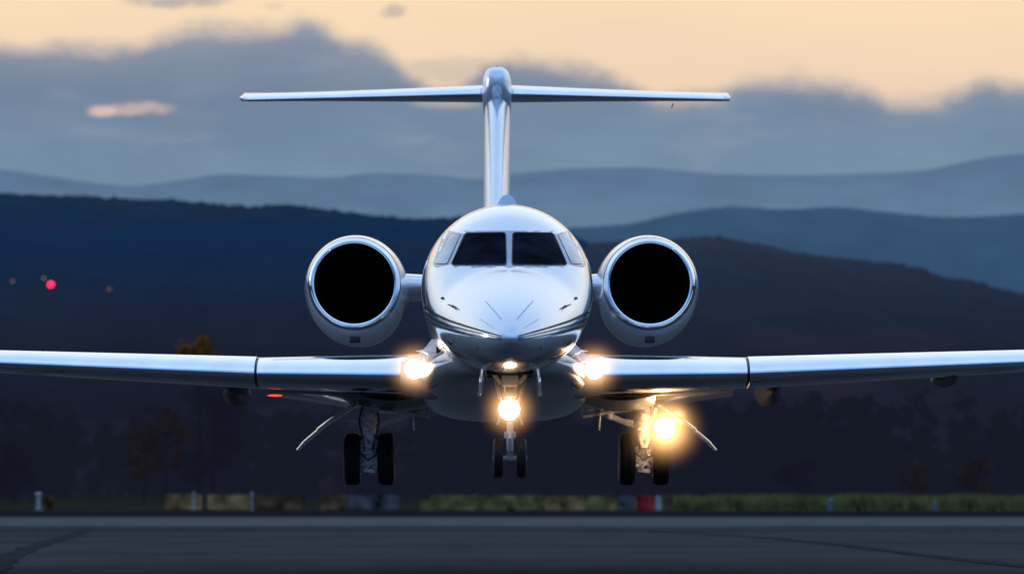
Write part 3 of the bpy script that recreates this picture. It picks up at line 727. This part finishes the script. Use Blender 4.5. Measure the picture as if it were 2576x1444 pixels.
# ------------------------------------------------------------------ WOODS AND TREES
leaf_dark = mat("dusk_foliage", (0.0012, 0.0012, 0.0014, 1), 1, 0, 0, .2, .15, emit=lin(21, 24, 37), estr=1.0, spec=0)  # near-black leaves; the hazy dusk tone is painted in as emission
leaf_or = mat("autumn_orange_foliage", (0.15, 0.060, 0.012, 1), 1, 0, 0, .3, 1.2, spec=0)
leaf_ye = mat("autumn_brown_foliage", (0.024, 0.014, 0.006, 1), 1, 0, 0, .35, .9, emit=lin(20, 19, 28), estr=.8, spec=0)  # brown leaves with dusk haze added as emission
leaf_gr = mat("dark_green_foliage", (0.002, 0.002, 0.002, 1), 1, 0, 0, .35, .9, emit=lin(19, 22, 34), estr=.95, spec=0)  # near-black base, dusk haze painted in as emission
bark = mat("bark", (0.003, 0.003, 0.003, 1), .95, 0, 0, .25, 2, .4, 10, emit=lin(19, 21, 33), estr=.9, spec=0)  # bark tone mostly emitted, to sit in the painted dusk haze
def leaves(b, c, r, n, sz, sq=1.2):
    clumps = []
    for _ in range(max(5, n // 60)):
        d = Vector((random.gauss(0, 1), random.gauss(0, 1), random.gauss(0, 1))).normalized() * random.uniform(.35, .95)
        clumps.append(Vector((c[0] + d.x * r, c[1] + d.y * r, c[2] + d.z * r * sq)))
    for _ in range(n):
        q = random.choice(clumps); p = q + Vector([random.gauss(0, r * .17) for _ in range(3)])
        a = Vector([random.uniform(-1, 1) for _ in range(3)]).normalized(); e = a.orthogonal().normalized()
        s = sz * random.uniform(.5, 1.3)
        b.add([p - a * s, p + e * s * .6, p + a * s, p - e * s * .6], [(0, 1, 2, 3)])
    return clumps
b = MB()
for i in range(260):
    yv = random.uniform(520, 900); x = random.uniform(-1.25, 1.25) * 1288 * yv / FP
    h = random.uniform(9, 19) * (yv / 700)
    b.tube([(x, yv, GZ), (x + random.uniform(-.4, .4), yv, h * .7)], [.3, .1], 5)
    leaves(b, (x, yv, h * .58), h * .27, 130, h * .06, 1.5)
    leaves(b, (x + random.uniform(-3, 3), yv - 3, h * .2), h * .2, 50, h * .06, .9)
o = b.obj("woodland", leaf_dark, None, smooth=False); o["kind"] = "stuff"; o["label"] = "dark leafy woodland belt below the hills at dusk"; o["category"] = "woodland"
def tree(x, yv, h, cr, lm, label, low=.35, n=700, sq=1.5):
    t = empty("tree", (x, yv, GZ)); t["label"] = label; t["category"] = "tree"; t["group"] = "trees along the airfield edge"
    b = MB(); lean = random.uniform(-.5, .5)
    b.tube([(x, yv, GZ - .1), (x + lean * .3, yv, h * .35), (x + lean * .7, yv, h * .65), (x + lean, yv, h * .9)], [h * .016, h * .011, h * .007, h * .003], 8)
    bc = MB(); cl = leaves(bc, (x + lean * .7, yv, h * (1 + low) / 2), cr, n, cr * .11, (h * (1 - low) / 2) / cr)
    for c in cl[:14]:
        z0 = max(h * .2, c.z - h * .2); b.tube([(x + lean * z0 / h, yv, z0), c], [h * .006, h * .0015], 5)
    b.obj("trunk", bark, t); bc.obj("crown", lm, t, smooth=False)
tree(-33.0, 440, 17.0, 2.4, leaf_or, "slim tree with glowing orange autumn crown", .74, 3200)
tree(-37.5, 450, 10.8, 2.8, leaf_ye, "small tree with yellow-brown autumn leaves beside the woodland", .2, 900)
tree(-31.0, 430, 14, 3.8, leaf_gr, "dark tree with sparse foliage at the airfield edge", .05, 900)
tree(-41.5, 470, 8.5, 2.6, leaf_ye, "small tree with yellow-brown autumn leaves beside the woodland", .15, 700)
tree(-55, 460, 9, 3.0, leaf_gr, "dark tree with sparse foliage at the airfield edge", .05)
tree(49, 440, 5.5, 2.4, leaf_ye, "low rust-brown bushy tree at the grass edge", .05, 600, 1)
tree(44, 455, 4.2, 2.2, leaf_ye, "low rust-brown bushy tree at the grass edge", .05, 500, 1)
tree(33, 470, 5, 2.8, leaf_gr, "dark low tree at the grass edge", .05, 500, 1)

# grass bank
grassm = mat("dry_grass", (0.125, 0.112, 0.042, 1), .9, 0, 0, .35, .8, spec=0)
grassd = mat("pale_grass_heads", (0.25, 0.215, 0.10, 1), .9, 0, 0, .3, 1.5, spec=0)
b = MB()
for i in range(70000):
    yv = 291 + 40 * random.random() ** 1.6
    x = random.uniform(-6.5 if random.random() < .22 else 11.5, 46)
    if x < 11.5: hgt_ = random.uniform(.35, .84)
    else: hgt_ = random.uniform(.5, 1.25) * (.9 + .3 * noise.noise(Vector((x * .3, yv * .1, 0))))
    if x < 11.5 and noise.noise(Vector((x * .7, 1, 1))) > .25: hgt_ *= .6
    lx = random.uniform(-.15, .15); wd = random.uniform(.018, .045)
    b.mi = 1 if random.random() < .12 else 0
    b.add([(x - wd, yv, GZ), (x + wd, yv, GZ), (x + lx, yv + random.uniform(-.4, .4), GZ + hgt_)], [(0, 1, 2)])
o = b.obj("grass", [grassm, grassd], None, smooth=False); o["kind"] = "stuff"; o["label"] = "tall dry olive grass along the taxiway edge"; o["category"] = "grass"

# barriers
def barrier(pa, pb, row_top, m, label, yv=313, name="barrier"):
    k = yv / FP; x0 = (pa - 1288) * k; x1 = (pb - 1288) * k; h = CG + (HR - row_top) * k
    b = MB(); n = max(2, int((x1 - x0) / 1.2)); 
    pr = [(-.36, 0), (-.36, .12), (-.20, .36), (-.13, h - .04), (-.10, h), (.10, h), (.13, h - .04), (.20, .36), (.36, .12), (.36, 0)]
    for i in range(n):
        a = x0 + (x1 - x0) * i / n; c = x0 + (x1 - x0) * (i + 1) / n - .012
        b.loft([[(a, yv + p, GZ + z) for p, z in pr], [(c, yv + p, GZ + z) for p, z in pr]])
    o = b.obj(name, m, None, angle=30); o["label"] = label; o["category"] = "barrier"; o["group"] = "low barriers beside the taxiway"
    return o
def pm(n, c): return mat(n, c, .9, 0, 0, .45, 1.0, .2, 8, spec=0)
och = pm("ochre_paint", (.16, .10, .045, 1)); brn = pm("brown_paint", (.080, .050, .03, 1)); gry = pm("grey_concrete", (.055, .056, .066, 1)); olv = pm("olive_paint", (.115, .098, .038, 1)); redp = pm("red_paint", (.20, .018, .024, 1)); wht = pm("white_plastic", (.15, .15, .165, 1))
for pa, pb, r, m, l in ((108, 136, 1246, brn, "short brown barrier block"), (416, 508, 1243, och, "faded ochre painted barrier"), (522, 630, 1244, och, "faded ochre painted barrier"), (640, 766, 1246, brn, "brown stained barrier"), (808, 874, 1245, brn, "brown stained barrier"), (877, 940, 1245, gry, "grey concrete barrier"), (943, 1003, 1245, gry, "grey concrete barrier"), (1082, 1200, 1245, olv, "olive green painted barrier"), (1206, 1366, 1246, olv, "olive green painted barrier"), (1372, 1470, 1247, och, "faded ochre painted barrier"), (1478, 1550, 1248, olv, "olive green painted barrier"), (1556, 1598, 1247, gry, "grey concrete barrier"), (1602, 1646, 1247, redp, "bright red plastic barrier"), (1650, 1664, 1247, wht, "short white plastic barrier"), (1668, 1692, 1249, brn, "brown stained barrier")):
    barrier(pa, pb, r, m, l + " beside the taxiway", 290 if 1080 < pa else 300)
def post(px, rt, yv, m, label, cat, r=.05, cap=None):
    k = yv / FP; x = (px - 1288) * k; h = CG + (HR - rt) * k
    e = empty("marker_post", (x, yv, GZ)); e["label"] = label; e["category"] = cat
    b = MB(); b.tube([(x, yv, GZ), (x, yv, GZ + .05), (x, yv, GZ + .06), (x, yv, GZ + h * .8)], [r * 2, r * 2, r, r * .8], 12); b.obj("post", m, e)
    b = MB(); b.tube([(x, yv, GZ + h * .8), (x, yv, GZ + h * .84), (x, yv, GZ + h * .95), (x, yv, GZ + h)], [r * 1.1, r * 1.5, r * 1.4, r * .5], 12); b.obj("cap", cap or m, e)
whp = mat("white_post", (.24, .26, .30, 1), .5); blp = mat("blue_post", (.012, .05, .16, 1), .4, emit=(.02, .09, .35, 1), estr=.06)
post(97, 1238, 297, whp, "white marker post standing beside the taxiway", "post", .15)
post(488, 1238, 297, whp, "white marker post standing beside the taxiway", "post", .07)
post(634, 1238, 297, whp, "white marker post standing beside the taxiway", "post", .06)
post(2090, 1254, 288, blp, "blue taxiway edge light in the grass", "taxiway light", .12)
post(2354, 1261, 288, blp, "blue taxiway edge light in the grass", "taxiway light", .10)

# hillside lights
bmh = bmesh.new(); bmh.from_mesh(hillC.data); hb = BVHTree.FromBMesh(bmh); bmh.free()
for px, row, r, col, st, lab in ((128, 716, 1.15, (1, .01, .09), 2.4, "red obstruction light mast on the wooded hill"), (110, 700, .35, (1, .45, .4), .5, "faint pale lamp mast on the wooded hill"), (32, 708, .5, (.9, .6, .6), .22, "faint pale lamp mast on the wooded hill"), (275, 728, .7, (1, .35, .45), .10, "faint pink lamp mast on the wooded hill")):
    d = Vector(((px - 1288) / FP, 1, (HR - row) / FP)).normalized(); p, n_, i_, q_ = hb.ray_cast(eye, d)
    if p is None: continue
    p = p - d * 12
    e = empty("lamp_mast", (p.x, p.y, p.z - 9)); e["label"] = lab; e["category"] = "lamp"
    b = MB(); b.tube([(p.x, p.y, p.z - 9), (p.x, p.y, p.z - r)], [.25, .12], 8); b.obj("mast", darkm, e)
    b = MB(); b.lathe(p, 'y', [(-r, .01), (-r * .7, r * .7), (0, r), (r * .7, r * .7), (r, .01)], 16); b.obj("lamp", mat("hill_lamp", (.1, .03, .03, 1), .4, emit=(*col, 1), estr=st * 1.6), e)
